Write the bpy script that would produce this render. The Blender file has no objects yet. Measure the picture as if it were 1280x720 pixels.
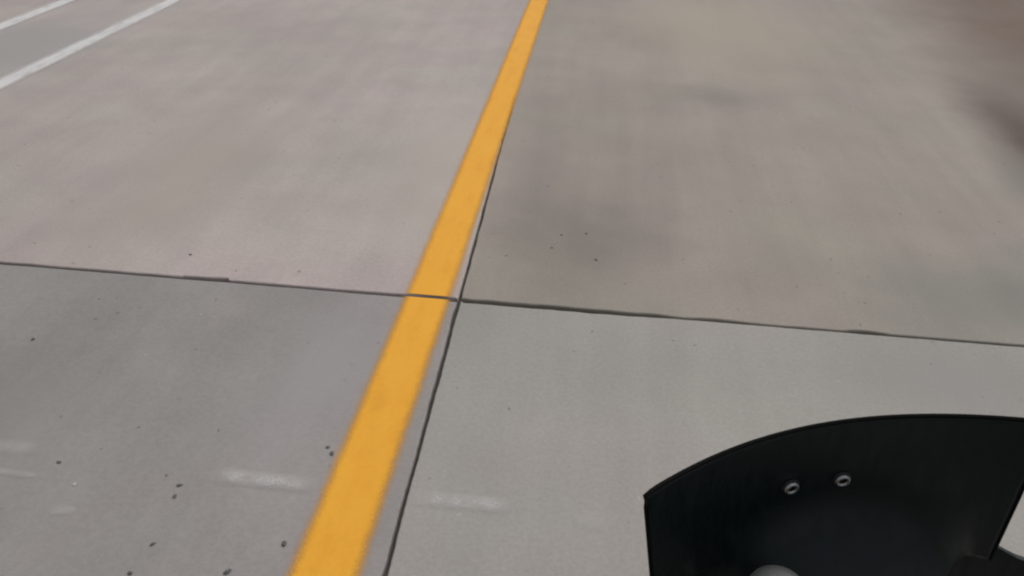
import bpy, bmesh, math, random
from mathutils import Vector, Matrix, noise

random.seed(7)
rad = math.radians
sc = bpy.context.scene
col = sc.collection

# ------------------------------------------------------------------ camera
cam_d = bpy.data.cameras.new('camera')
cam = bpy.data.objects.new('camera', cam_d)
col.objects.link(cam)
cam_d.sensor_width = 36.0
cam_d.lens = 28.125
cam_d.clip_start = 0.02
cam_d.clip_end = 5000
cam.matrix_world = Matrix((
    (0.993301, -0.079019, 0.084313, 0.0),
    (0.113484, 0.529594, -0.840626, 0.0),
    (0.021774, 0.844563, 0.535014, 1.6),
    (0, 0, 0, 1)))
sc.camera = cam

# ------------------------------------------------------------------ overcast sky and sun
SUN_EL, SUN_AZ = 62.0, 40.0      # azimuth: degrees clockwise from +Y (ahead)
world = bpy.data.worlds.new('World')
sc.world = world
world.use_nodes = True
wn, wl = world.node_tree.nodes, world.node_tree.links
wn.clear()
sky = wn.new('ShaderNodeTexSky')
sky.sky_type = 'NISHITA'
sky.sun_disc = False
sky.sun_elevation = rad(SUN_EL)
sky.sun_rotation = rad(SUN_AZ)
sky.dust_density = 4.0
hs = wn.new('ShaderNodeHueSaturation')
hs.inputs['Saturation'].default_value = 0.25
bg = wn.new('ShaderNodeBackground')
bg.inputs['Strength'].default_value = 0.13
wo = wn.new('ShaderNodeOutputWorld')
wl.new(sky.outputs[0], hs.inputs['Color'])
wl.new(hs.outputs[0], bg.inputs[0])
wl.new(bg.outputs[0], wo.inputs[0])

sun_d = bpy.data.lights.new('sun', 'SUN')
sun_d.energy = 0.8
sun_d.angle = rad(35)
sun_d.color = (1.0, 0.96, 0.90)
sun = bpy.data.objects.new('sun', sun_d)
col.objects.link(sun)
sdir = Vector((math.sin(rad(SUN_AZ)) * math.cos(rad(SUN_EL)),
               math.cos(rad(SUN_AZ)) * math.cos(rad(SUN_EL)), math.sin(rad(SUN_EL))))
sun.rotation_euler = sdir.to_track_quat('Z', 'Y').to_euler()
sun.location = (3, 4, 8)

sc.view_settings.view_transform = 'Standard'
sc.view_settings.look = 'None'
sc.view_settings.exposure = 0.0
sc.view_settings.gamma = 1.0
sc.view_settings.use_curve_mapping = False
sc.cycles.filter_width = 2.2
sc.cycles.max_bounces = 4
sc.cycles.diffuse_bounces = 2
sc.cycles.glossy_bounces = 2
sc.cycles.use_adaptive_sampling = True
sc.cycles.adaptive_threshold = 0.02


# ------------------------------------------------------------------ helpers
def srgb(r, g, b):
    f = lambda c: ((c / 255 + 0.055) / 1.055) ** 2.4 if c > 10.3 else c / 255 / 12.92
    return (f(r), f(g), f(b))


def mesh_obj(name, bm, mat, parent=None, smooth=False, mats=None):
    me = bpy.data.meshes.new(name)
    bmesh.ops.recalc_face_normals(bm, faces=bm.faces)
    bm.to_mesh(me)
    bm.free()
    for m in ([mat] if mats is None else mats):
        me.materials.append(m)
    if smooth:
        for p in me.polygons:
            p.use_smooth = True
    o = bpy.data.objects.new(name, me)
    col.objects.link(o)
    if parent is not None:
        o.parent = parent
    return o


def tag(o, label=None, cat=None, group=None, kind=None):
    for k, v in (('label', label), ('category', cat), ('group', group), ('kind', kind)):
        if v:
            o[k] = v
    return o


class NT:
    """small helper around a material node tree"""

    def __init__(self, name):
        self.m = bpy.data.materials.new(name)
        self.m.use_nodes = True
        self.t = self.m.node_tree
        self.n = self.t.nodes
        self.l = self.t.links
        self.b = self.n['Principled BSDF']
        self.out = self.n['Material Output']

    def put(self, sock, v):
        if isinstance(v, bpy.types.NodeSocket):
            self.l.new(v, sock)
        elif isinstance(v, (tuple, list)) and len(v) == 3 and len(sock.default_value) == 4:
            sock.default_value = (*v, 1)
        else:
            sock.default_value = v

    def pos(self):
        if not hasattr(self, '_pos'):
            self._pos = self.n.new('ShaderNodeNewGeometry').outputs['Position']
        return self._pos

    def xyz(self, v):
        s = self.n.new('ShaderNodeSeparateXYZ')
        self.l.new(v, s.inputs[0])
        return s.outputs

    def math(self, op, a, b=None, c=None, clamp=False):
        nd = self.n.new('ShaderNodeMath')
        nd.operation = op
        nd.use_clamp = clamp
        for i, v in enumerate((a, b, c)):
            if v is not None:
                self.put(nd.inputs[i], v)
        return nd.outputs[0]

    def vmath(self, op, a, b):
        nd = self.n.new('ShaderNodeVectorMath')
        nd.operation = op
        self.put(nd.inputs[0], a)
        self.put(nd.inputs[1], b)
        return nd.outputs[0]

    def noise(self, vec, scale, detail=4, rough=0.55, seed=0.0, color=False):
        nd = self.n.new('ShaderNodeTexNoise')
        nd.noise_dimensions = '3D'
        vec = self.vmath('ADD', vec, (seed * 1.37, seed * 0.71, seed * 0.53))
        nd.inputs['Scale'].default_value = scale
        nd.inputs['Detail'].default_value = detail
        nd.inputs['Roughness'].default_value = rough
        self.put(nd.inputs['Vector'], vec)
        return nd.outputs['Color' if color else 'Fac']

    def smooth(self, v, a, b, lo=0.0, hi=1.0):
        nd = self.n.new('ShaderNodeMapRange')
        nd.interpolation_type = 'SMOOTHSTEP'
        self.put(nd.inputs['Value'], v)
        nd.inputs['From Min'].default_value = a
        nd.inputs['From Max'].default_value = b
        nd.inputs['To Min'].default_value = lo
        nd.inputs['To Max'].default_value = hi
        return nd.outputs[0]

    def mix(self, fac, a, b, blend='MIX'):
        nd = self.n.new('ShaderNodeMix')
        nd.data_type = 'RGBA'
        nd.blend_type = blend
        self.put(nd.inputs[0], fac)
        self.put(nd.inputs[6], a)
        self.put(nd.inputs[7], b)
        return nd.outputs[2]

    def bump(self, h, strength, dist, normal=None):
        nd = self.n.new('ShaderNodeBump')
        nd.inputs['Strength'].default_value = strength
        nd.inputs['Distance'].default_value = dist
        self.put(nd.inputs['Height'], h)
        if normal is not None:
            self.l.new(normal, nd.inputs['Normal'])
        return nd.outputs[0]

    def blob(self, cx, cy, rx, ry, wob=0.25, seed=0.0, scale=2.0, inner=0.25):
        """stain mask with a ragged outline at a spot of the pavement"""
        if not hasattr(self, '_d'):
            self._d = self.vmath('SUBTRACT', self.noise(self.pos(), 1.7, 3, 0.6, seed, color=True), (0.5, 0.5, 0.5))
        d = self._d
        sv = self.vmath('MULTIPLY', d, (wob * rx * 4, wob * ry * 4, 0))
        p = self.vmath('ADD', self.pos(), sv)
        p = self.vmath('SUBTRACT', p, (cx, cy, 0))
        p = self.vmath('MULTIPLY', p, (1 / rx, 1 / ry, 0))
        nd = self.n.new('ShaderNodeVectorMath')
        nd.operation = 'LENGTH'
        self.l.new(p, nd.inputs[0])
        return self.smooth(nd.outputs['Value'], inner, 1.0, 1.0, 0.0)


def plain(name, rgb, rough=0.5, metal=0.0, spec=0.5, vary=0.15, bump=0.15, scale=120):
    """painted / moulded / metal surface with faint wear"""
    t = NT(name)
    co = t.n.new('ShaderNodeTexCoord').outputs['Object']
    n1 = t.noise(co, scale, 3, 0.6, 1.3)
    n2 = t.noise(co, 9, 4, 0.6, 4.1)
    dark = tuple(c * (1 - vary) for c in rgb)
    lite = tuple(min(1, c * (1 + vary)) for c in rgb)
    c = t.mix(n2, dark, lite)
    t.put(t.b.inputs['Base Color'], c)
    t.put(t.b.inputs['Roughness'], t.smooth(n2, 0.2, 0.8, max(0.05, rough - 0.08), min(1, rough + 0.08)))
    t.b.inputs['Metallic'].default_value = metal
    t.b.inputs['Specular IOR Level'].default_value = spec
    t.l.new(t.bump(n1, bump, 0.0006), t.b.inputs['Normal'])
    return t.m


# ------------------------------------------------------------------ concrete
def concrete(name, base, seed, warm=0.5, stains=(), contrast=1.0):
    t = NT(name)
    p = t.pos()
    big = t.noise(p, 0.55, 2, 0.55, seed)
    mid = t.noise(p, 2.6, 4, 0.6, seed + 3)
    # broom / traffic streaks along the lane
    ps = t.vmath('MULTIPLY', p, (5.0, 0.45, 1.0))
    streak = t.noise(ps, 1.3, 3, 0.6, seed + 7)
    fine = t.noise(p, 75, 3, 0.7, seed + 11)
    grit = t.noise(p, 340, 1, 0.6, seed + 13)
    hue = t.noise(p, 1.1, 2, 0.5, seed + 17)
    pink = (base[0] * 1.025, base[1] * 0.99, base[2] * 0.995)
    green = (base[0] * 0.985, base[1] * 1.005, base[2] * 0.975)
    c = t.mix(t.smooth(hue, 0.33, 0.67), green, pink)
    k = contrast

    def mul(c, fac, lo, hi, a=0.3, b=0.7):
        v = t.smooth(fac, a, b, lo, hi)
        cc = t.n.new('ShaderNodeCombineColor')
        for i in range(3):
            t.l.new(v, cc.inputs[i])
        return t.mix(1.0, c, cc.outputs[0], 'MULTIPLY')
    c = mul(c, big, 1 - 0.08 * k, 1 + 0.08 * k)
    c = mul(c, mid, 1 - 0.06 * k, 1 + 0.06 * k)
    c = mul(c, streak, 1 - 0.035 * k, 1 + 0.035 * k)
    c = mul(c, fine, 0.935, 1.055)
    c = mul(c, grit, 0.96, 1.04)
    # pinholes and dark aggregate
    vo = t.n.new('ShaderNodeTexVoronoi')
    vo.inputs['Scale'].default_value = 17
    wv = t.vmath('MULTIPLY', t.vmath('SUBTRACT', t.noise(p, 60, 2, 0.6, seed + 19, color=True), (0.5, 0.5, 0.5)), (0.022, 0.022, 0))
    t.put(vo.inputs['Vector'], t.vmath('ADD', t.vmath('ADD', p, wv), (seed, seed * 2, 0)))
    rnd = t.xyz(vo.outputs['Color'])
    spot = t.math('MULTIPLY', t.smooth(vo.outputs['Distance'], 0.05, 0.13, 1, 0), t.smooth(rnd[0], 0.74, 0.80))
    c = t.mix(t.math('MULTIPLY', spot, 0.7), c, tuple(v * 0.35 for v in base))
    spot2 = t.math('MULTIPLY', t.smooth(vo.outputs['Distance'], 0.04, 0.12, 1, 0), t.smooth(rnd[1], 0.90, 0.93))
    c = t.mix(t.math('MULTIPLY', spot2, 0.35), c, tuple(min(1, v * 1.7) for v in base))
    for (cx, cy, rx, ry, colr, amt, wob, inner) in stains:
        mk = t.blob(cx, cy, rx, ry, wob, seed + cx * 3 + cy, 2.0 / max(0.3, min(rx, ry)) * 0.5, inner)
        c = t.mix(t.math('MULTIPLY', mk, amt), c, colr)
    t.put(t.b.inputs['Base Color'], c)
    t.put(t.b.inputs['Roughness'], t.smooth(mid, 0.3, 0.7, 0.78, 0.92))
    t.b.inputs['Specular IOR Level'].default_value = 0.35
    hgt = fine
    hgt = t.math('SUBTRACT', hgt, t.math('MULTIPLY', spot, 1.2))
    t.l.new(t.bump(hgt, 0.28, 0.0014), t.b.inputs['Normal'])
    return t.m


DK = (0.10, 0.095, 0.088)
BR = (0.155, 0.118, 0.092)
far_left = concrete('concrete_warm', (0.356, 0.314, 0.296), 2.0, stains=[
    (-3.9, 5.1, 0.75, 1.9, (0.27, 0.265, 0.255), 0.75, 0.25, 0.1),
    (-1.9, 3.4, 0.5, 1.3, (0.31, 0.275, 0.235), 0.6, 0.3, 0.1),
    (-0.75, 3.6, 0.35, 1.2, (0.36, 0.32, 0.275), 0.5, 0.3, 0.1)])
far_right = concrete('concrete_stained', (0.274, 0.243, 0.213), 21.0, contrast=1.1, stains=[
    (-0.05, 3.05, 0.50, 0.75, (0.130, 0.120, 0.105), 0.46, 0.40, 0.0),
    (-0.27, 3.7, 0.26, 1.0, (0.17, 0.15, 0.135), 0.34, 0.4, 0.0),
    (0.75, 4.9, 0.55, 0.35, (0.16, 0.155, 0.14), 0.5, 0.25, 0.0),
    (1.9, 2.75, 1.1, 0.60, (0.165, 0.165, 0.15), 0.75, 0.25, 0.0),
    (0.95, 6.6, 1.1, 1.9, (0.335, 0.29, 0.235), 0.75, 0.15, 0.0),
    (4.10, 6.6, 2.15, 4.3, (0.128, 0.089, 0.068), 0.90, 0.06, 0.36),
    (3.05, 5.0, 0.95, 1.9, (0.14, 0.106, 0.088), 0.75, 0.10, 0.1),
    (2.42, 4.25, 0.42, 1.60, (0.066, 0.040, 0.035), 0.95, 0.07, 0.0),
    (2.20, 3.70, 0.28, 0.8, (0.15, 0.14, 0.135), 0.55, 0.15, 0.0)])
near_left = concrete('concrete_grey', (0.242, 0.229, 0.219), 43.0, stains=[
    (-1.7, 1.5, 0.5, 0.5, (0.205, 0.20, 0.185), 0.7, 0.3, 0.0),
    (-0.75, 1.9, 0.3, 0.6, (0.285, 0.272, 0.27), 0.6, 0.3, 0.0)])
near_right = concrete('concrete_pale', (0.284, 0.270, 0.251), 65.0, contrast=0.8, stains=[
    (1.3, 2.15, 0.9, 0.3, (0.25, 0.24, 0.225), 0.6, 0.3, 0.0)])
other_mats = [concrete('concrete_plain', (0.29, 0.268, 0.248), 83.0),
              concrete('concrete_dull', (0.265, 0.25, 0.232), 97.0)]


def joint_material():
    t = NT('joint_filler')
    n = t.noise(t.pos(), 30, 4, 0.6, 2.2)
    t.put(t.b.inputs['Base Color'], t.mix(n, (0.030, 0.027, 0.024), (0.085, 0.073, 0.06)))
    t.b.inputs['Roughness'].default_value = 0.9
    t.l.new(t.bump(n, 0.6, 0.004), t.b.inputs['Normal'])
    return t.m


def soil_material():
    t = NT('dry_grass_soil')
    n = t.noise(t.pos(), 0.8, 6, 0.65, 5)
    n2 = t.noise(t.pos(), 25, 4, 0.7, 8)
    c = t.mix(t.smooth(n, 0.35, 0.65), (0.075, 0.085, 0.035), (0.16, 0.125, 0.08))
    c = t.mix(t.math('MULTIPLY', n2, 0.5), c, (0.06, 0.05, 0.035))
    t.put(t.b.inputs['Base Color'], c)
    t.b.inputs['Roughness'].default_value = 0.95
    t.l.new(t.bump(n2, 0.7, 0.02), t.b.inputs['Normal'])
    return t.m


def paint_material(name, dark, lite, half, feather, wear, seed, opacity=1.0):
    """road paint: mesh local X runs across the line; the spray thins out towards its edges"""
    t = NT(name)
    co = t.n.new('ShaderNodeTexCoord').outputs['Object']
    p = t.pos()
    x = t.math('ABSOLUTE', t.xyz(co)[0])
    e = t.noise(p, 26, 4, 0.65, seed)
    sp = t.noise(p, 260, 3, 0.7, seed + 2)
    edge = t.math('ADD', x, t.math('MULTIPLY', t.math('SUBTRACT', e, 0.5), feather * 0.3))
    edge = t.math('ADD', edge, t.math('MULTIPLY', t.math('SUBTRACT', sp, 0.5), feather * 1.2))
    a = t.smooth(edge, half - feather, half, 1.0, 0.0)
    w = t.noise(t.vmath('MULTIPLY', p, (3.0, 1.0, 1.0)), 5, 5, 0.65, seed + 5)
    a = t.math('MULTIPLY', a, t.smooth(w, 0.28, 0.50, 1 - wear, 1.0))
    pit = t.smooth(sp, 0.24, 0.33, 1 - wear, 1.0)
    a = t.math('MULTIPLY', a, t.math('MULTIPLY', pit, opacity))
    c = t.mix(t.smooth(w, 0.3, 0.7), dark, lite)
    g = t.noise(p, 60, 4, 0.7, seed + 9)
    c = t.mix(t.smooth(g, 0.45, 0.75, 0, 0.22), c, tuple(v * 0.72 for v in dark))
    t.put(t.b.inputs['Base Color'], c)
    t.b.inputs['Roughness'].default_value = 0.72
    t.put(t.b.inputs['Alpha'], a)
    t.l.new(t.bump(sp, 0.25, 0.0012), t.b.inputs['Normal'])
    return t.m


yellow = paint_material('yellow_road_paint', (0.715, 0.318, 0.010), (0.735, 0.345, 0.016), 0.100, 0.044, 0.06, 3.0)
white = paint_material('white_road_paint', (0.58, 0.565, 0.55), (0.66, 0.645, 0.63), 0.092, 0.060, 0.25, 13.0, 0.86)


def scuff_material(name, amt):
    t = NT(name)
    co = t.n.new('ShaderNodeTexCoord').outputs['Generated']
    q = t.xyz(co)
    ex = t.math('ABSOLUTE', t.math('SUBTRACT', q[0], 0.5))
    ey = t.math('ABSOLUTE', t.math('SUBTRACT', q[1], 0.5))
    a = t.math('MULTIPLY', t.smooth(ex, 0.05, 0.5, 1, 0), t.smooth(ey, 0.22, 0.5, 1, 0))
    w = t.noise(t.pos(), 14, 4, 0.65, 3)
    g = t.noise(t.pos(), 170, 3, 0.7, 5)
    a = t.math('MULTIPLY', a, t.smooth(w, 0.3, 0.62, 0.5, 1))
    a = t.math('MULTIPLY', a, t.smooth(g, 0.3, 0.6, 0.35 * amt, 0.85 * amt))
    t.put(t.b.inputs['Base Color'], (0.53, 0.505, 0.485))
    t.b.inputs['Roughness'].default_value = 0.85
    t.put(t.b.inputs['Alpha'], a)
    return t.m


scuff = scuff_material('pale_scuff', 0.85)
faint = scuff_material('faint_scuff', 0.38)

# ------------------------------------------------------------------ ground and road bed
bm = bmesh.new()
N = 24
for i in range(N + 1):
    for j in range(N + 1):
        # denser near the road, out to the horizon
        f = lambda k: math.copysign(abs(k) ** 3, k) * 2500
        bm.verts.new((f(i / N * 2 - 1), f(j / N * 2 - 1), -0.30))
bm.verts.ensure_lookup_table()
for i in range(N):
    for j in range(N):
        a = i * (N + 1) + j
        bm.faces.new([bm.verts[q] for q in (a, a + 1, a + N + 2, a + N + 1)])
tag(mesh_obj('ground', bm, soil_material()), 'dry grassy ground reaching past the concrete road', kind='structure')

JX0, JSL, JY = -0.434, -0.022, 2.405        # joint crossing and the slight skew of the lengthwise joints
CW, RL = 4.6, 6.0
COLS, ROWS = range(-3, 2), range(-2, 4)


def jx(c, y):
    return JX0 + c * CW + JSL * (y - JY)


bm = bmesh.new()
x0, x1 = jx(-3, 2.4) - 0.2, jx(2, 2.4) + 0.2
y0, y1 = JY - 2 * RL - 0.2, JY + 4 * RL + 0.2
vs = [bm.verts.new(v) for v in ((x0 + .3, y0, -0.022), (x1 + .3, y0, -0.022), (x1 - .6, y1, -0.022), (x0 - .6, y1, -0.022))]
lo = [bm.verts.new((v.co.x, v.co.y, -0.31)) for v in vs]
bm.faces.new(vs)
for i in range(4):
    bm.faces.new((vs[i], vs[(i + 1) % 4], lo[(i + 1) % 4], lo[i]))
road = mesh_obj('road', bm, joint_material())
tag(road, 'grey concrete road of large cast slabs with dark joints', kind='structure')


def wob(x, y, s, amp):
    return noise.noise(Vector((x * s, y * s, 3.7))) * amp + noise.noise(Vector((x * s * 5, y * s * 5, 9.1))) * amp * 0.55


def slab(c, r, mat):
    g = 0.0052                                  # half the joint
    ya, yb = JY + r * RL, JY + (r + 1) * RL
    near = (c in (-1, 0)) and (r in (-1, 0))
    st = 0.012 if near else 0.10
    P = []

    def edge(p0, p1, nx, ny):
        L = math.hypot(p1[0] - p0[0], p1[1] - p0[1])
        n = int(L / st)
        for i in range(n):
            t = i / n
            x, y = p0[0] + (p1[0] - p0[0]) * t, p0[1] + (p1[1] - p0[1]) * t
            w = wob(x + c * 9, y + r * 7, 9.0, 0.0024) if 0 < i < n else 0
            # the odd larger chip out of the arris
            ch = noise.noise(Vector((x * 6 + c * 31, y * 6 + r * 17, 5.5)))
            w += max(0, ch - 0.42) * 0.025
            # the spalled notch left of the yellow line
            if c == -1 and r == 0 and ny == 1:
                u = x + 1.36
                if -0.13 < u < 0.055:
                    w += 0.006 + 0.010 * max(0, (u + 0.13) / 0.185)
            # one corner broken at the crossing
            if c == 0 and r == 0:
                d = math.hypot(x - JX0, y - JY)
                w += max(0, 0.05 - d) * 0.07
            if ny != 0 and r in (-1, 0) and abs((ya if ny == 1 else yb) - JY) < 0.01:
                k = max(0, 1 - abs(x + 0.22) / 0.62)
                w += min(1, 2.2 * k) * ((0.0068 if x > -0.42 else 0.0036) + 0.0035 * noise.noise(Vector((x * 14, 2.0 + r, 0))))
            P.append((x + nx * w, y + ny * w))
    A = (jx(c, ya) + g, ya + g)
    B = (jx(c + 1, ya) - g, ya + g)
    C_ = (jx(c + 1, yb) - g, yb - g)
    D = (jx(c, yb) + g, yb - g)
    edge(A, B, 0, 1)
    edge(B, C_, -1, 0)
    edge(C_, D, 0, -1)
    edge(D, A, 1, 0)
    n = len(P)
    dz = {(0, 0): 0.0, (-1, 0): 0.001, (0, -1): 0.0, (-1, -1): -0.001}.get((c, r), random.uniform(-.0015, .0015))
    cx = sum(p[0] for p in P) / n
    cy = sum(p[1] for p in P) / n
    hx, hy = (B[0] - A[0]) / 2, (D[1] - A[1]) / 2

    def ring(inset, z):
        out = []
        for x, y in P:
            out.append(bm.verts.new((cx + (x - cx) * (1 - inset / hx), cy + (y - cy) * (1 - inset / hy), z)))
        return out
    bm = bmesh.new()
    r0 = ring(0.0, -0.20)
    r1 = ring(0.0, dz - 0.006)
    r2 = ring(0.0016, dz - 0.002)
    r3 = ring(0.0045, dz)
    for a, b in ((r0, r1), (r1, r2), (r2, r3)):
        for i in range(n):
            j = (i + 1) % n
            bm.faces.new((a[i], a[j], b[j], b[i]))
    bm.faces.new(r3)
    return mesh_obj('slab', bm, mat, road)


special = {(-1, 0): far_left, (0, 0): far_right, (-1, -1): near_left, (0, -1): near_right}
for c in COLS:
    for r in ROWS:
        slab(c, r, special.get((c, r), other_mats[(c + r) % 2]))


# ------------------------------------------------------------------ painted lines (one strip for each slab they cross)
def strip(name, x, half, ya, yb, z, mat, thick=0.0012):
    bm = bmesh.new()
    n = max(2, int((yb - ya) / 0.25))
    cy = (ya + yb) / 2
    rows = []
    for i in range(n + 1):
        y = ya + (yb - ya) * i / n - cy
        rows.append([bm.verts.new(v) for v in ((-half, y, -thick), (-half * .96, y, 0), (half * .96, y, 0), (half, y, -thick))])
    for i in range(n):
        for k in range(3):
            bm.faces.new((rows[i][k], rows[i][k + 1], rows[i + 1][k + 1], rows[i + 1][k]))
    o = mesh_obj(name, bm, mat, road)
    o.location = (x, cy, z)
    return o


for r in ROWS:
    ya, yb = JY + r * RL + 0.0100, JY + (r + 1) * RL - 0.0100
    strip('yellow_line', -0.549, 0.104, ya, yb, 0.0042, yellow)['label'] = 'yellow painted lane line beside the lengthwise joint'
    for x in (-3.54, -4.36):
        strip('white_line', x, 0.098, ya, yb, 0.0040, white)['label'] = 'worn white painted lane line'


def mark(xa, xb, y, half, mat, ang=0.0):
    bm = bmesh.new()
    n = 14
    L = (xb - xa) / 2
    rows = []
    for i in range(n + 1):
        u = i / n * 2 - 1
        h = half * (1 - abs(u) ** 4) ** 0.5 + 0.0008
        yy = u * L
        rows.append([bm.verts.new((-h, yy, 0)), bm.verts.new((h, yy, 0))])
    for i in range(n):
        bm.faces.new((rows[i][0], rows[i][1], rows[i + 1][1], rows[i + 1][0]))
    o = mesh_obj('scuff_mark', bm, mat, road)
    o.location = ((xa + xb) / 2, y, 0.0035)
    o.rotation_euler = (0, 0, rad(90 + ang))
    o['label'] = 'faint pale scuff across the near slab'
    return o


mark(-0.965, -0.640, 1.455, 0.036, scuff, -1)
mark(-0.415, -0.105, 1.450, 0.036, scuff, 1)
mark(-1.64, -1.45, 1.480, 0.036, faint)
mark(-1.58, -1.38, 1.390, 0.016, faint)
mark(0.02, 0.135, 1.425, 0.034, faint)
mark(-1.30, -1.225, 1.285, 0.022, faint, 6)

# ------------------------------------------------------------------ motorcycle
black_plastic = plain('black_plastic', (0.0075, 0.0085, 0.0085), 0.55, spec=0.25, vary=0.25)


def dusty_black(name, rgb, rough, spec, dust):
    t = NT(name)
    co = t.n.new('ShaderNodeTexCoord').outputs['Object']
    a = t.noise(co, 14, 5, 0.65, 2)
    b = t.noise(co, 420, 2, 0.7, 5)
    sm = t.noise(t.vmath('MULTIPLY', co, (30, 30, 6)), 3, 3, 0.6, 8)
    d = t.math('MULTIPLY', t.smooth(a, 0.42, 0.75), t.smooth(b, 0.45, 0.72))
    t.put(t.b.inputs['Base Color'], t.mix(t.math('MULTIPLY', d, dust), rgb, (0.16, 0.15, 0.135)))
    t.put(t.b.inputs['Roughness'], t.smooth(sm, 0.3, 0.7, rough - 0.08, rough + 0.12))
    t.b.inputs['Specular IOR Level'].default_value = spec
    return t.m


screen_mat = dusty_black('smoked_screen', (0.0036, 0.0078, 0.0080), 0.42, 0.25, 0.04)
pod_mat = plain('soft_grey_plastic', (0.0065, 0.0110, 0.0115), 0.66, spec=0.26, vary=0.2)
trim_mat = plain('matte_black_trim', (0.004, 0.004, 0.004), 0.85, spec=0.1)
rubber = plain('tyre_rubber', (0.018, 0.018, 0.018), 0.8, spec=0.3)
steel = plain('brushed_steel', (0.40, 0.40, 0.40), 0.45, metal=1.0, vary=0.12)
dull_steel = plain('dull_grey_metal', (0.115, 0.12, 0.12), 0.6, metal=0.6, vary=0.2)
engine_mat = plain('engine_alloy', (0.10, 0.10, 0.105), 0.5, metal=0.7, vary=0.2)
tank_mat = plain('black_tank_paint', (0.010, 0.010, 0.011), 0.22, spec=0.5, vary=0.15, bump=0.02)
seat_mat = plain('seat_vinyl', (0.020, 0.019, 0.018), 0.62, vary=0.2, bump=0.4)
lens_mat = plain('clear_lens', (0.55, 0.56, 0.57), 0.12, spec=0.6, bump=0.02)
amber_mat = plain('amber_lens', (0.55, 0.20, 0.02), 0.2, bump=0.02)
red_mat = plain('red_lens', (0.35, 0.015, 0.012), 0.2, bump=0.02)
glass_mat = plain('gauge_glass', (0.012, 0.013, 0.014), 0.12, spec=0.5, bump=0.0)


def rotm(psi, rho):
    """yaw to the left, then lean to the left"""
    return (Matrix.Rotation(rad(psi), 4, 'Z') @ Matrix.Rotation(rad(-rho), 4, 'Y'))


FRONT = Matrix.Translation((0.3987, 0.671, 0.0)) @ rotm(13, 8)
hp = FRONT @ Vector((0, -0.10, 0.80))
BODY = rotm(3, 8)
off = hp - BODY @ Vector((0, -0.10, 0.80))
off.z = 0.0
BODY = Matrix.Translation(off) @ BODY

bike = bpy.data.objects.new('motorcycle', None)
col.objects.link(bike)
bike.matrix_world = BODY
tag(bike, 'black motorcycle with a small dark windscreen held by two silver bolts', 'motorcycle')
FL = BODY.inverted() @ FRONT


def part(name, bm, mat, front=True, smooth=True, parent=None, label=None):
    o = mesh_obj(name, bm, mat, parent or bike, smooth)
    if parent is None and front:
        o.matrix_local = FL
    if label:
        o['label'] = label
    return o


def loft(bm, rings, close=True, cap=True):
    vr = [[bm.verts.new(v) for v in rg] for rg in rings]
    n = len(rings[0])
    for a, b in zip(vr, vr[1:]):
        for i in range(n if close else n - 1):
            j = (i + 1) % n
            bm.faces.new((a[i], a[j], b[j], b[i]))
    if cap:
        bm.faces.new(vr[0])
        bm.faces.new(vr[-1])
    return vr


def tube(bm, pts, r, n=12):
    pts = [Vector(p) for p in pts]
    rings = []
    for i, p in enumerate(pts):
        d = (pts[min(i + 1, len(pts) - 1)] - pts[max(i - 1, 0)]).normalized()
        a = d.orthogonal() if abs(d.z) > 0.95 else d.cross(Vector((0, 0, 1))).normalized()
        a.normalize()
        b = d.cross(a)
        rr = r[i] if isinstance(r, (list, tuple)) else r
        rings.append([p + (a * math.cos(2 * math.pi * k / n) + b * math.sin(2 * math.pi * k / n)) * rr for k in range(n)])
    loft(bm, rings)


def lathe(bm, prof, n=32, origin=(0, 0, 0), axis='Z', close=False):
    M = {'Z': Matrix.Identity(3), 'X': Matrix.Rotation(rad(90), 3, 'Y'), 'Y': Matrix.Rotation(rad(-90), 3, 'X')}[axis]
    o = Vector(origin)
    rings = [[o + M @ Vector((max(r, 1e-5) * math.cos(2 * math.pi * k / n), max(r, 1e-5) * math.sin(2 * math.pi * k / n), z)) for k in range(n)] for r, z in prof]
    if close:
        rings.append(rings[0])
    loft(bm, rings, cap=not close)
    bmesh.ops.remove_doubles(bm, verts=bm.verts, dist=1e-6)


def superbox(bm, c, h, e=4.0, n=28, m=14, tilt=0.0):
    c = Vector(c)
    rt = Matrix.Rotation(tilt, 3, 'X')
    sg = lambda v, p: math.copysign(abs(v) ** p, v)
    rings = []
    for i in range(m + 1):
        v = -math.pi / 2 + math.pi * i / m
        v = max(-math.pi / 2 + .02, min(math.pi / 2 - .02, v))
        rings.append([c + rt @ Vector((h[0] * sg(math.cos(v), 2 / e) * sg(math.cos(u), 2 / e), h[1] * sg(math.cos(v), 2 / e) * sg(math.sin(u), 2 / e), h[2] * sg(math.sin(v), 2 / e))) for u in [2 * math.pi * k / n for k in range(n)]])
    loft(bm, rings)


ZS = 0.99
LEAN = Matrix.Rotation(rad(4), 4, 'X')


def scr(x, z, off=0.0):
    """point on the curved screen surface, z measured from the bolt line"""
    return LEAN @ Vector((x, -1.5 * x * x + off, z)) + Vector((0, 0, ZS))


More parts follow.
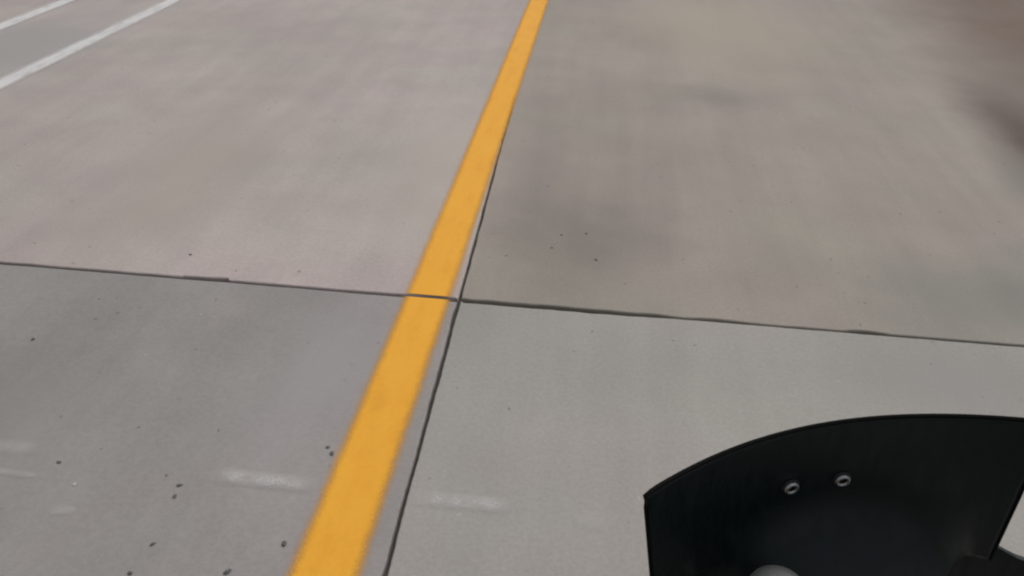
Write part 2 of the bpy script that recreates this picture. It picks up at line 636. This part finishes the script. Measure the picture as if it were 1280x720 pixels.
def panel(bm, outline, thick, nu=48, nv=14):
    """curved sheet with thickness and a rounded rim; outline(u,v)->(x,z,offset)"""
    f = [[None] * (nv + 1) for _ in range(nu + 1)]
    b = [[None] * (nv + 1) for _ in range(nu + 1)]
    for i in range(nu + 1):
        for j in range(nv + 1):
            x, z, o = outline(i / nu * 2 - 1, j / nv)
            f[i][j] = bm.verts.new(scr(x, z, o))
            b[i][j] = bm.verts.new(scr(x, z, o + thick))
    for i in range(nu):
        for j in range(nv):
            bm.faces.new((f[i][j], f[i + 1][j], f[i + 1][j + 1], f[i][j + 1]))
            bm.faces.new((b[i][j], b[i][j + 1], b[i + 1][j + 1], b[i + 1][j]))
    for i in range(nu):
        bm.faces.new((f[i][0], b[i][0], b[i + 1][0], f[i + 1][0]))
        bm.faces.new((f[i][nv], f[i + 1][nv], b[i + 1][nv], b[i][nv]))
    for j in range(nv):
        bm.faces.new((f[0][j], f[0][j + 1], b[0][j + 1], b[0][j]))
        bm.faces.new((f[nu][j], b[nu][j], b[nu][j + 1], f[nu][j + 1]))


def top_z(x):
    return 0.0862 + 0.40 * x * x


def screen_outline(u, v):
    w = 0.187 + 0.011 * v if u < 0 else 0.189 + 0.003 * v
    x = u * w
    zt = top_z(x)
    e = max(0, (abs(u) - 0.93) / 0.07)
    zt -= (0.010 if u > 0 else 0.002) * e * e
    zb = -0.118
    z = zb + (zt - zb) * v
    # the foot of the screen curls back over the instruments
    f = max(0, -0.016 - z)
    k = max(0, 1 - ((x - 0.02) / 0.150) ** 2)
    return x, z, -10.5 * f * f * k ** 1.3


bm = bmesh.new()
panel(bm, screen_outline, 0.004, 72, 40)
screen = part('windscreen', bm, screen_mat, smooth=False, label='small curved black windscreen with a swept top edge')
for p in screen.data.polygons:
    p.use_smooth = p.area > 2e-5
# rolled rim along the top and the sides
bm = bmesh.new()
path = [scr(*screen_outline(-1, v / 14)[:2], 0.002) for v in range(15)]
path += [scr(*screen_outline(-1 + 2 * i / 60, 1)[:2], 0.002) for i in range(1, 60)]
path += [scr(*screen_outline(1, 1 - v / 14)[:2], 0.002) for v in range(15)]
tube(bm, path, 0.0024, 8)
part('edge_trim', bm, trim_mat, parent=screen)

for bx, bz in ((-0.029, 0.003), (0.027, 0.001)):
    N3 = Matrix.Translation(scr(bx, bz, -0.0005)) @ Matrix.Rotation(math.atan(-3 * bx), 4, 'Z') @ LEAN @ Matrix.Rotation(rad(90), 4, 'X')
    bm = bmesh.new()
    lathe(bm, [(0.0082, 0.0), (0.0084, 0.0036), (0.0074, 0.0054), (0.0050, 0.0056), (0.0042, 0.0018), (0.0, 0.0018)], 20)
    bmesh.ops.transform(bm, matrix=N3, verts=bm.verts)
    bo = part('bolt', bm, steel, label='silver socket bolt through the windscreen')
    bm = bmesh.new()
    lathe(bm, [(0.0, 0.0016), (0.0046, 0.0016), (0.0048, 0.0040), (0.0044, 0.0040), (0.0040, 0.0022), (0.0, 0.0022)], 6)
    bmesh.ops.transform(bm, matrix=N3, verts=bm.verts)
    part('socket_shade', bm, black_plastic, parent=bo, smooth=False)  # black disc painting in the shade at the bottom of the bolt's recess
    bm = bmesh.new()
    lathe(bm, [(0.0, -0.0003), (0.0100, -0.0003), (0.0102, 0.0006), (0.0096, 0.0011), (0.0064, 0.0012), (0.0, 0.0012)], 24)
    bmesh.ops.transform(bm, matrix=N3, verts=bm.verts)
    part('washer', bm, rubber, parent=bo)


def cowl_outline(u, v):
    x = u * 0.262
    a = abs(x)
    zt = -0.098 if a < 0.190 else -0.098 - 0.012 * min(1, (a - 0.190) / 0.02) - 0.10 * max(0, a - 0.21)
    zb = -0.225 - 0.3 * max(0, 0.10 - a)
    return x, zb + (zt - zb) * v, 0.007


bm = bmesh.new()
panel(bm, cowl_outline, 0.006, 64, 10)
cowl = part('headlight_cowl', bm, screen_mat, smooth=False)

# instrument cluster below the dash
bm = bmesh.new()
superbox(bm, (0.008, -0.075, 0.822), (0.110, 0.036, 0.034), 3.0, 36, 18, rad(-14))
pod = part('instrument_cluster', bm, pod_mat)
bm = bmesh.new()
superbox(bm, (0.02, -0.106, 0.828), (0.060, 0.010, 0.024), 5, 28, 12, rad(-20))
part('display', bm, glass_mat, parent=pod)
# grey metal domed gauge housing
bm = bmesh.new()
lathe(bm, [(0.0, 0.86), (0.020, 0.86), (0.027, 0.90), (0.0300, 0.978), (0.0292, 0.986), (0.0265, 0.9925), (0.019, 0.9965), (0.009, 0.9985), (0.0, 0.999)], 32, (-0.083, -0.105, -0.0175))
part('gauge_housing', bm, dull_steel, label='grey metal domed housing beside the instruments')

# headlight
bm = bmesh.new()
lathe(bm, [(0.0, -0.02), (0.045, -0.015), (0.072, 0.02), (0.080, 0.06), (0.080, 0.085), (0.0, 0.085)], 32, (0, 0.025, 0.755), 'Y')
hl = part('headlight', bm, black_plastic)
bm = bmesh.new()
lathe(bm, [(0.0, 0.086), (0.074, 0.086), (0.068, 0.098), (0.04, 0.106), (0.0, 0.108)], 32, (0, 0.025, 0.755), 'Y')
part('lens', bm, lens_mat, parent=hl)

# fork, clamps, wheel
AX = Vector((0, 0.195, 0.300))
TOP = Vector((0, -0.085, 0.87))
ax_dir = (AX - TOP).normalized()
for s in (-1, 1):
    bm = bmesh.new()
    a = TOP + Vector((s * 0.085, 0, 0))
    b = AX + Vector((s * 0.085, 0, 0))
    m_ = a.lerp(b, 0.55)
    tube(bm, [a, m_, m_ + ax_dir * 0.003, b], [0.0165, 0.0165, 0.025, 0.024], 16)
    part('fork_leg', bm, dull_steel)
for zz in (0.03, 0.24):
    bm = bmesh.new()
    superbox(bm, TOP + ax_dir * zz, (0.115, 0.030, 0.014), 6, 28, 8)
    part('fork_clamp', bm, engine_mat)


def wheel(front, AXL, R, W):
    bm = bmesh.new()
    prof = []
    for k in range(24):
        t = 2 * math.pi * k / 24
        prof.append((R - W * 0.85 + W * 0.85 * math.cos(t), W * math.sin(t)))
    lathe(bm, prof, 56, AXL, 'X', close=True)
    ty = part('wheel', bm, rubber, front)
    bm = bmesh.new()
    ri = R - W * 1.65
    lathe(bm, [(ri, -W * .75), (ri + .012, -W * .8), (ri + .012, W * .8), (ri, W * .75), (ri - .012, W * .3), (ri - .012, -W * .3)], 56, AXL, 'X', close=True)
    lathe(bm, [(0.001, -0.055), (0.032, -0.055), (0.028, -0.02), (0.028, 0.02), (0.032, 0.055), (0.001, 0.055)], 24, AXL, 'X')
    for k in range(6):
        t = 2 * math.pi * k / 6 + .2
        d = Vector((0, math.cos(t), math.sin(t)))
        tube(bm, [Vector(AXL) + d * 0.025, Vector(AXL) + d * (ri - 0.004)], [0.014, 0.010], 8)
    part('rim', bm, engine_mat, front, parent=ty)
    bm = bmesh.new()
    lathe(bm, [(0.07, 0.0), (0.115, 0.0), (0.115, 0.004), (0.07, 0.004)], 40, (AXL[0] + 0.062, AXL[1], AXL[2]), 'X', close=True)
    part('brake_disc', bm, steel, front, parent=ty)
    return ty


wheel(True, tuple(AX), 0.298, 0.045)
bm = bmesh.new()
rings = []
for k in range(15):
    t = rad(35 + 105 * k / 14)
    rings.append([AX + Vector((math.sin(p) * 0.058, (0.298 + 0.012 + 0.012 * math.cos(p)) * math.cos(t), (0.298 + 0.012 + 0.012 * math.cos(p)) * math.sin(t))) for p in [rad(q) for q in range(-90, 91, 15)]])
loft(bm, rings, close=False, cap=False)
bmesh.ops.solidify(bm, geom=bm.faces, thickness=0.003)
part('mudguard', bm, black_plastic)

# handlebar with grips and levers
bm = bmesh.new()
tube(bm, [(-0.36, -0.235, 0.93), (-0.20, -0.185, 0.915), (-0.11, -0.135, 0.885), (0, -0.125, 0.88), (0.11, -0.135, 0.885), (0.20, -0.185, 0.915), (0.36, -0.235, 0.93)], 0.011, 12)
part('handlebar', bm, black_plastic)
for s in (-1, 1):
    bm = bmesh.new()
    tube(bm, [(s * 0.235, -0.197, 0.9185), (s * 0.25, -0.2015, 0.9195), (s * 0.355, -0.2335, 0.9295), (s * 0.372, -0.239, 0.931)], [0.019, 0.0165, 0.0165, 0.018], 14)
    g = part('grip', bm, rubber)
    bm = bmesh.new()
    tube(bm, [(s * 0.20, -0.165, 0.918), (s * 0.24, -0.140, 0.915), (s * 0.36, -0.170, 0.925)], [0.008, 0.007, 0.006], 8)
    part('lever', bm, dull_steel)
bm = bmesh.new()
superbox(bm, (0, -0.112, 0.875), (0.05, 0.022, 0.03), 5, 24, 8)
part('bar_clamp', bm, engine_mat)

# body behind the steering head
SEC = [(-0.14, 0.06, 0.055, 0.80), (-0.20, 0.105, 0.10, 0.80), (-0.32, 0.135, 0.115, 0.79), (-0.44, 0.12, 0.095, 0.775), (-0.54, 0.08, 0.06, 0.755)]
bm = bmesh.new()
loft(bm, [[Vector((w * math.copysign(abs(math.cos(t)) ** .7, math.cos(t)), y, z + h * math.copysign(abs(math.sin(t)) ** .7, math.sin(t)))) for t in [2 * math.pi * k / 24 for k in range(24)]] for y, w, h, z in SEC])
part('fuel_tank', bm, tank_mat, False)
bm = bmesh.new()
lathe(bm, [(0.0, 0.89), (0.03, 0.89), (0.032, 0.912), (0.026, 0.917), (0.0, 0.918)], 24, (0, -0.30, 0))
part('filler_cap', bm, steel, False)
SEC = [(-0.52, 0.09, 0.03, 0.765), (-0.62, 0.125, 0.040, 0.755), (-0.80, 0.13, 0.042, 0.765), (-1.00, 0.12, 0.038, 0.80), (-1.13, 0.09, 0.028, 0.82)]
bm = bmesh.new()
loft(bm, [[Vector((w * math.copysign(abs(math.cos(t)) ** .6, math.cos(t)), y, z + h * math.copysign(abs(math.sin(t)) ** .6, math.sin(t)))) for t in [2 * math.pi * k / 24 for k in range(24)]] for y, w, h, z in SEC])
part('seat', bm, seat_mat, False)
bm = bmesh.new()
tube(bm, [(0, -0.12, 0.78), (0, -0.40, 0.68), (0, -0.75, 0.68), (0, -1.12, 0.77)], 0.028, 10)
tube(bm, [(0, -0.10, 0.70), (0, -0.16, 0.45), (0, -0.30, 0.28), (0, -0.62, 0.28), (0, -0.70, 0.68)], 0.022, 10)
part('frame', bm, black_plastic, False)
bm = bmesh.new()
superbox(bm, (0, -0.44, 0.36), (0.15, 0.19, 0.10), 5, 32, 12)
superbox(bm, (0, -0.32, 0.52), (0.085, 0.085, 0.12), 6, 28, 14, rad(-12))
for k in range(6):
    superbox(bm, (0, -0.315 - 0.004 * k, 0.45 + 0.027 * k), (0.105, 0.105, 0.005), 5, 24, 4, rad(-12))
part('engine', bm, engine_mat, False)
bm = bmesh.new()
tube(bm, [(0.05, -0.22, 0.50), (0.07, -0.13, 0.42), (0.09, -0.17, 0.26), (0.13, -0.45, 0.22), (0.16, -0.75, 0.27)], 0.020, 12)
tube(bm, [(0.16, -0.74, 0.268), (0.165, -0.80, 0.285), (0.175, -1.20, 0.38), (0.176, -1.22, 0.385)], [0.02, 0.045, 0.045, 0.03], 16)
part('exhaust', bm, dull_steel, False)
RAX = (0, -1.10, 0.300)
wheel(False, RAX, 0.298, 0.055)
bm = bmesh.new()
for s in (-1, 1):
    tube(bm, [(s * 0.06, -0.60, 0.34), (s * 0.085, -0.75, 0.325), (s * 0.085, -1.12, 0.300)], 0.02, 10)
tube(bm, [(-0.10, -1.10, 0.300), (0.10, -1.10, 0.300)], 0.010, 10)
part('swingarm', bm, black_plastic, False)
for s in (-1, 1):
    bm = bmesh.new()
    tube(bm, [(s * 0.09, -1.02, 0.31), (s * 0.095, -0.90, 0.55), (s * 0.09, -0.86, 0.72)], [0.018, 0.026, 0.018], 12)
    part('shock_absorber', bm, dull_steel, False)
    bm = bmesh.new()
    tube(bm, [(s * 0.12, -0.52, 0.30), (s * 0.26, -0.52, 0.31)], 0.012, 10)
    part('footpeg', bm, rubber, False)
bm = bmesh.new()
superbox(bm, (0, -1.16, 0.775), (0.075, 0.05, 0.03), 4, 24, 8)
part('tail_light', bm, red_mat, False)

# ------------------------------------------------------------------ pebbles lying on the slabs
dark_stone = plain('dark_stone', (0.098, 0.092, 0.085), 0.85, vary=0.4, bump=0.6)
pale_stone = plain('pale_stone', (0.46, 0.44, 0.41), 0.8, vary=0.2, bump=0.6)
GP = 'loose pebbles on the concrete slabs'
PEB = [
    (-1.530, 2.567, 0.0075, 0, 'small dark pebble just beyond the cross joint, above its chipped notch'),
    (-0.672, 1.602, 0.0075, 0, 'farther of two dark pebbles touching the yellow line'),
    (-0.652, 1.580, 0.0080, 0, 'nearer of two dark pebbles touching the yellow line'),
    (-1.016, 1.409, 0.0075, 0, 'farther of a pair of dark pebbles left of the pale scuff'),
    (-1.010, 1.371, 0.0065, 0, 'nearer of a pair of dark pebbles left of the pale scuff'),
    (-1.790, 1.963, 0.0095, 0, 'flat dark pebble at the left edge below the cross joint'),
    (-0.991, 1.217, 0.0070, 0, 'dark pebble below the pair left of the pale scuff'),
    (-0.675, 1.260, 0.0085, 0, 'dark pebble left of the yellow line near the bottom'),
    (-1.002, 1.129, 0.0070, 0, 'dark pebble at the bottom edge, leftmost there'),
    (-0.778, 1.163, 0.0080, 0, 'dark pebble at the bottom edge nearest the yellow line'),
    (-1.377, 1.446, 0.0065, 0, 'dark pebble alone on the left near slab'),
    (-0.770, 1.452, 0.0050, 0, 'tiny dark pebble on the pale scuff left of the yellow line'),
    (-0.094, 2.955, 0.0060, 0, 'left of two dark pebbles on the dark stain'),
    (0.009, 2.985, 0.0070, 0, 'right of two dark pebbles on the dark stain'),
    (0.055, 2.770, 0.0065, 0, 'nearest dark pebble on the dark stain'),
    (-0.126, 2.840, 0.0055, 0, 'leftmost small pebble on the dark stain'),
    (0.332, 2.266, 0.0055, 1, 'pale pebble below the cross joint on the right near slab'),
    (-1.311, 2.176, 0.0075, 1, 'pale pebble below the chipped notch of the cross joint'),
    (-1.290, 1.375, 0.0060, 1, 'pale pebble on the left near slab'),
]
for x, y, s, kind, lab in PEB:
    bm = bmesh.new()
    bmesh.ops.create_icosphere(bm, subdivisions=2, radius=1)
    sd = random.uniform(0, 50)
    ax, ay = random.uniform(0.8, 1.6), random.uniform(0.7, 1.1)
    for v in bm.verts:
        k = 1 + 0.75 * noise.noise(v.co * 1.3 + Vector((sd, 0, 0))) + 0.3 * noise.noise(v.co * 3.1 + Vector((0, sd, 0)))
        v.co = Vector((v.co.x * k * ax, v.co.y * k * ay, v.co.z * k * 0.42)) * s * 0.72
    zmin = min(v.co.z for v in bm.verts)
    for v in bm.verts:
        v.co.z -= zmin
    o = mesh_obj('pebble', bm, pale_stone if kind else dark_stone)
    r, c = (0 if y > JY else -1), (0 if x > jx(0, y) else -1)
    dz = {(0, 0): 0.0, (-1, 0): 0.001, (0, -1): 0.0, (-1, -1): -0.001}[(c, r)]
    o.location = (x, y, dz - 0.0004)
    o.rotation_euler = (0, 0, random.uniform(0, 6.28))
    tag(o, lab, 'pebble', GP)
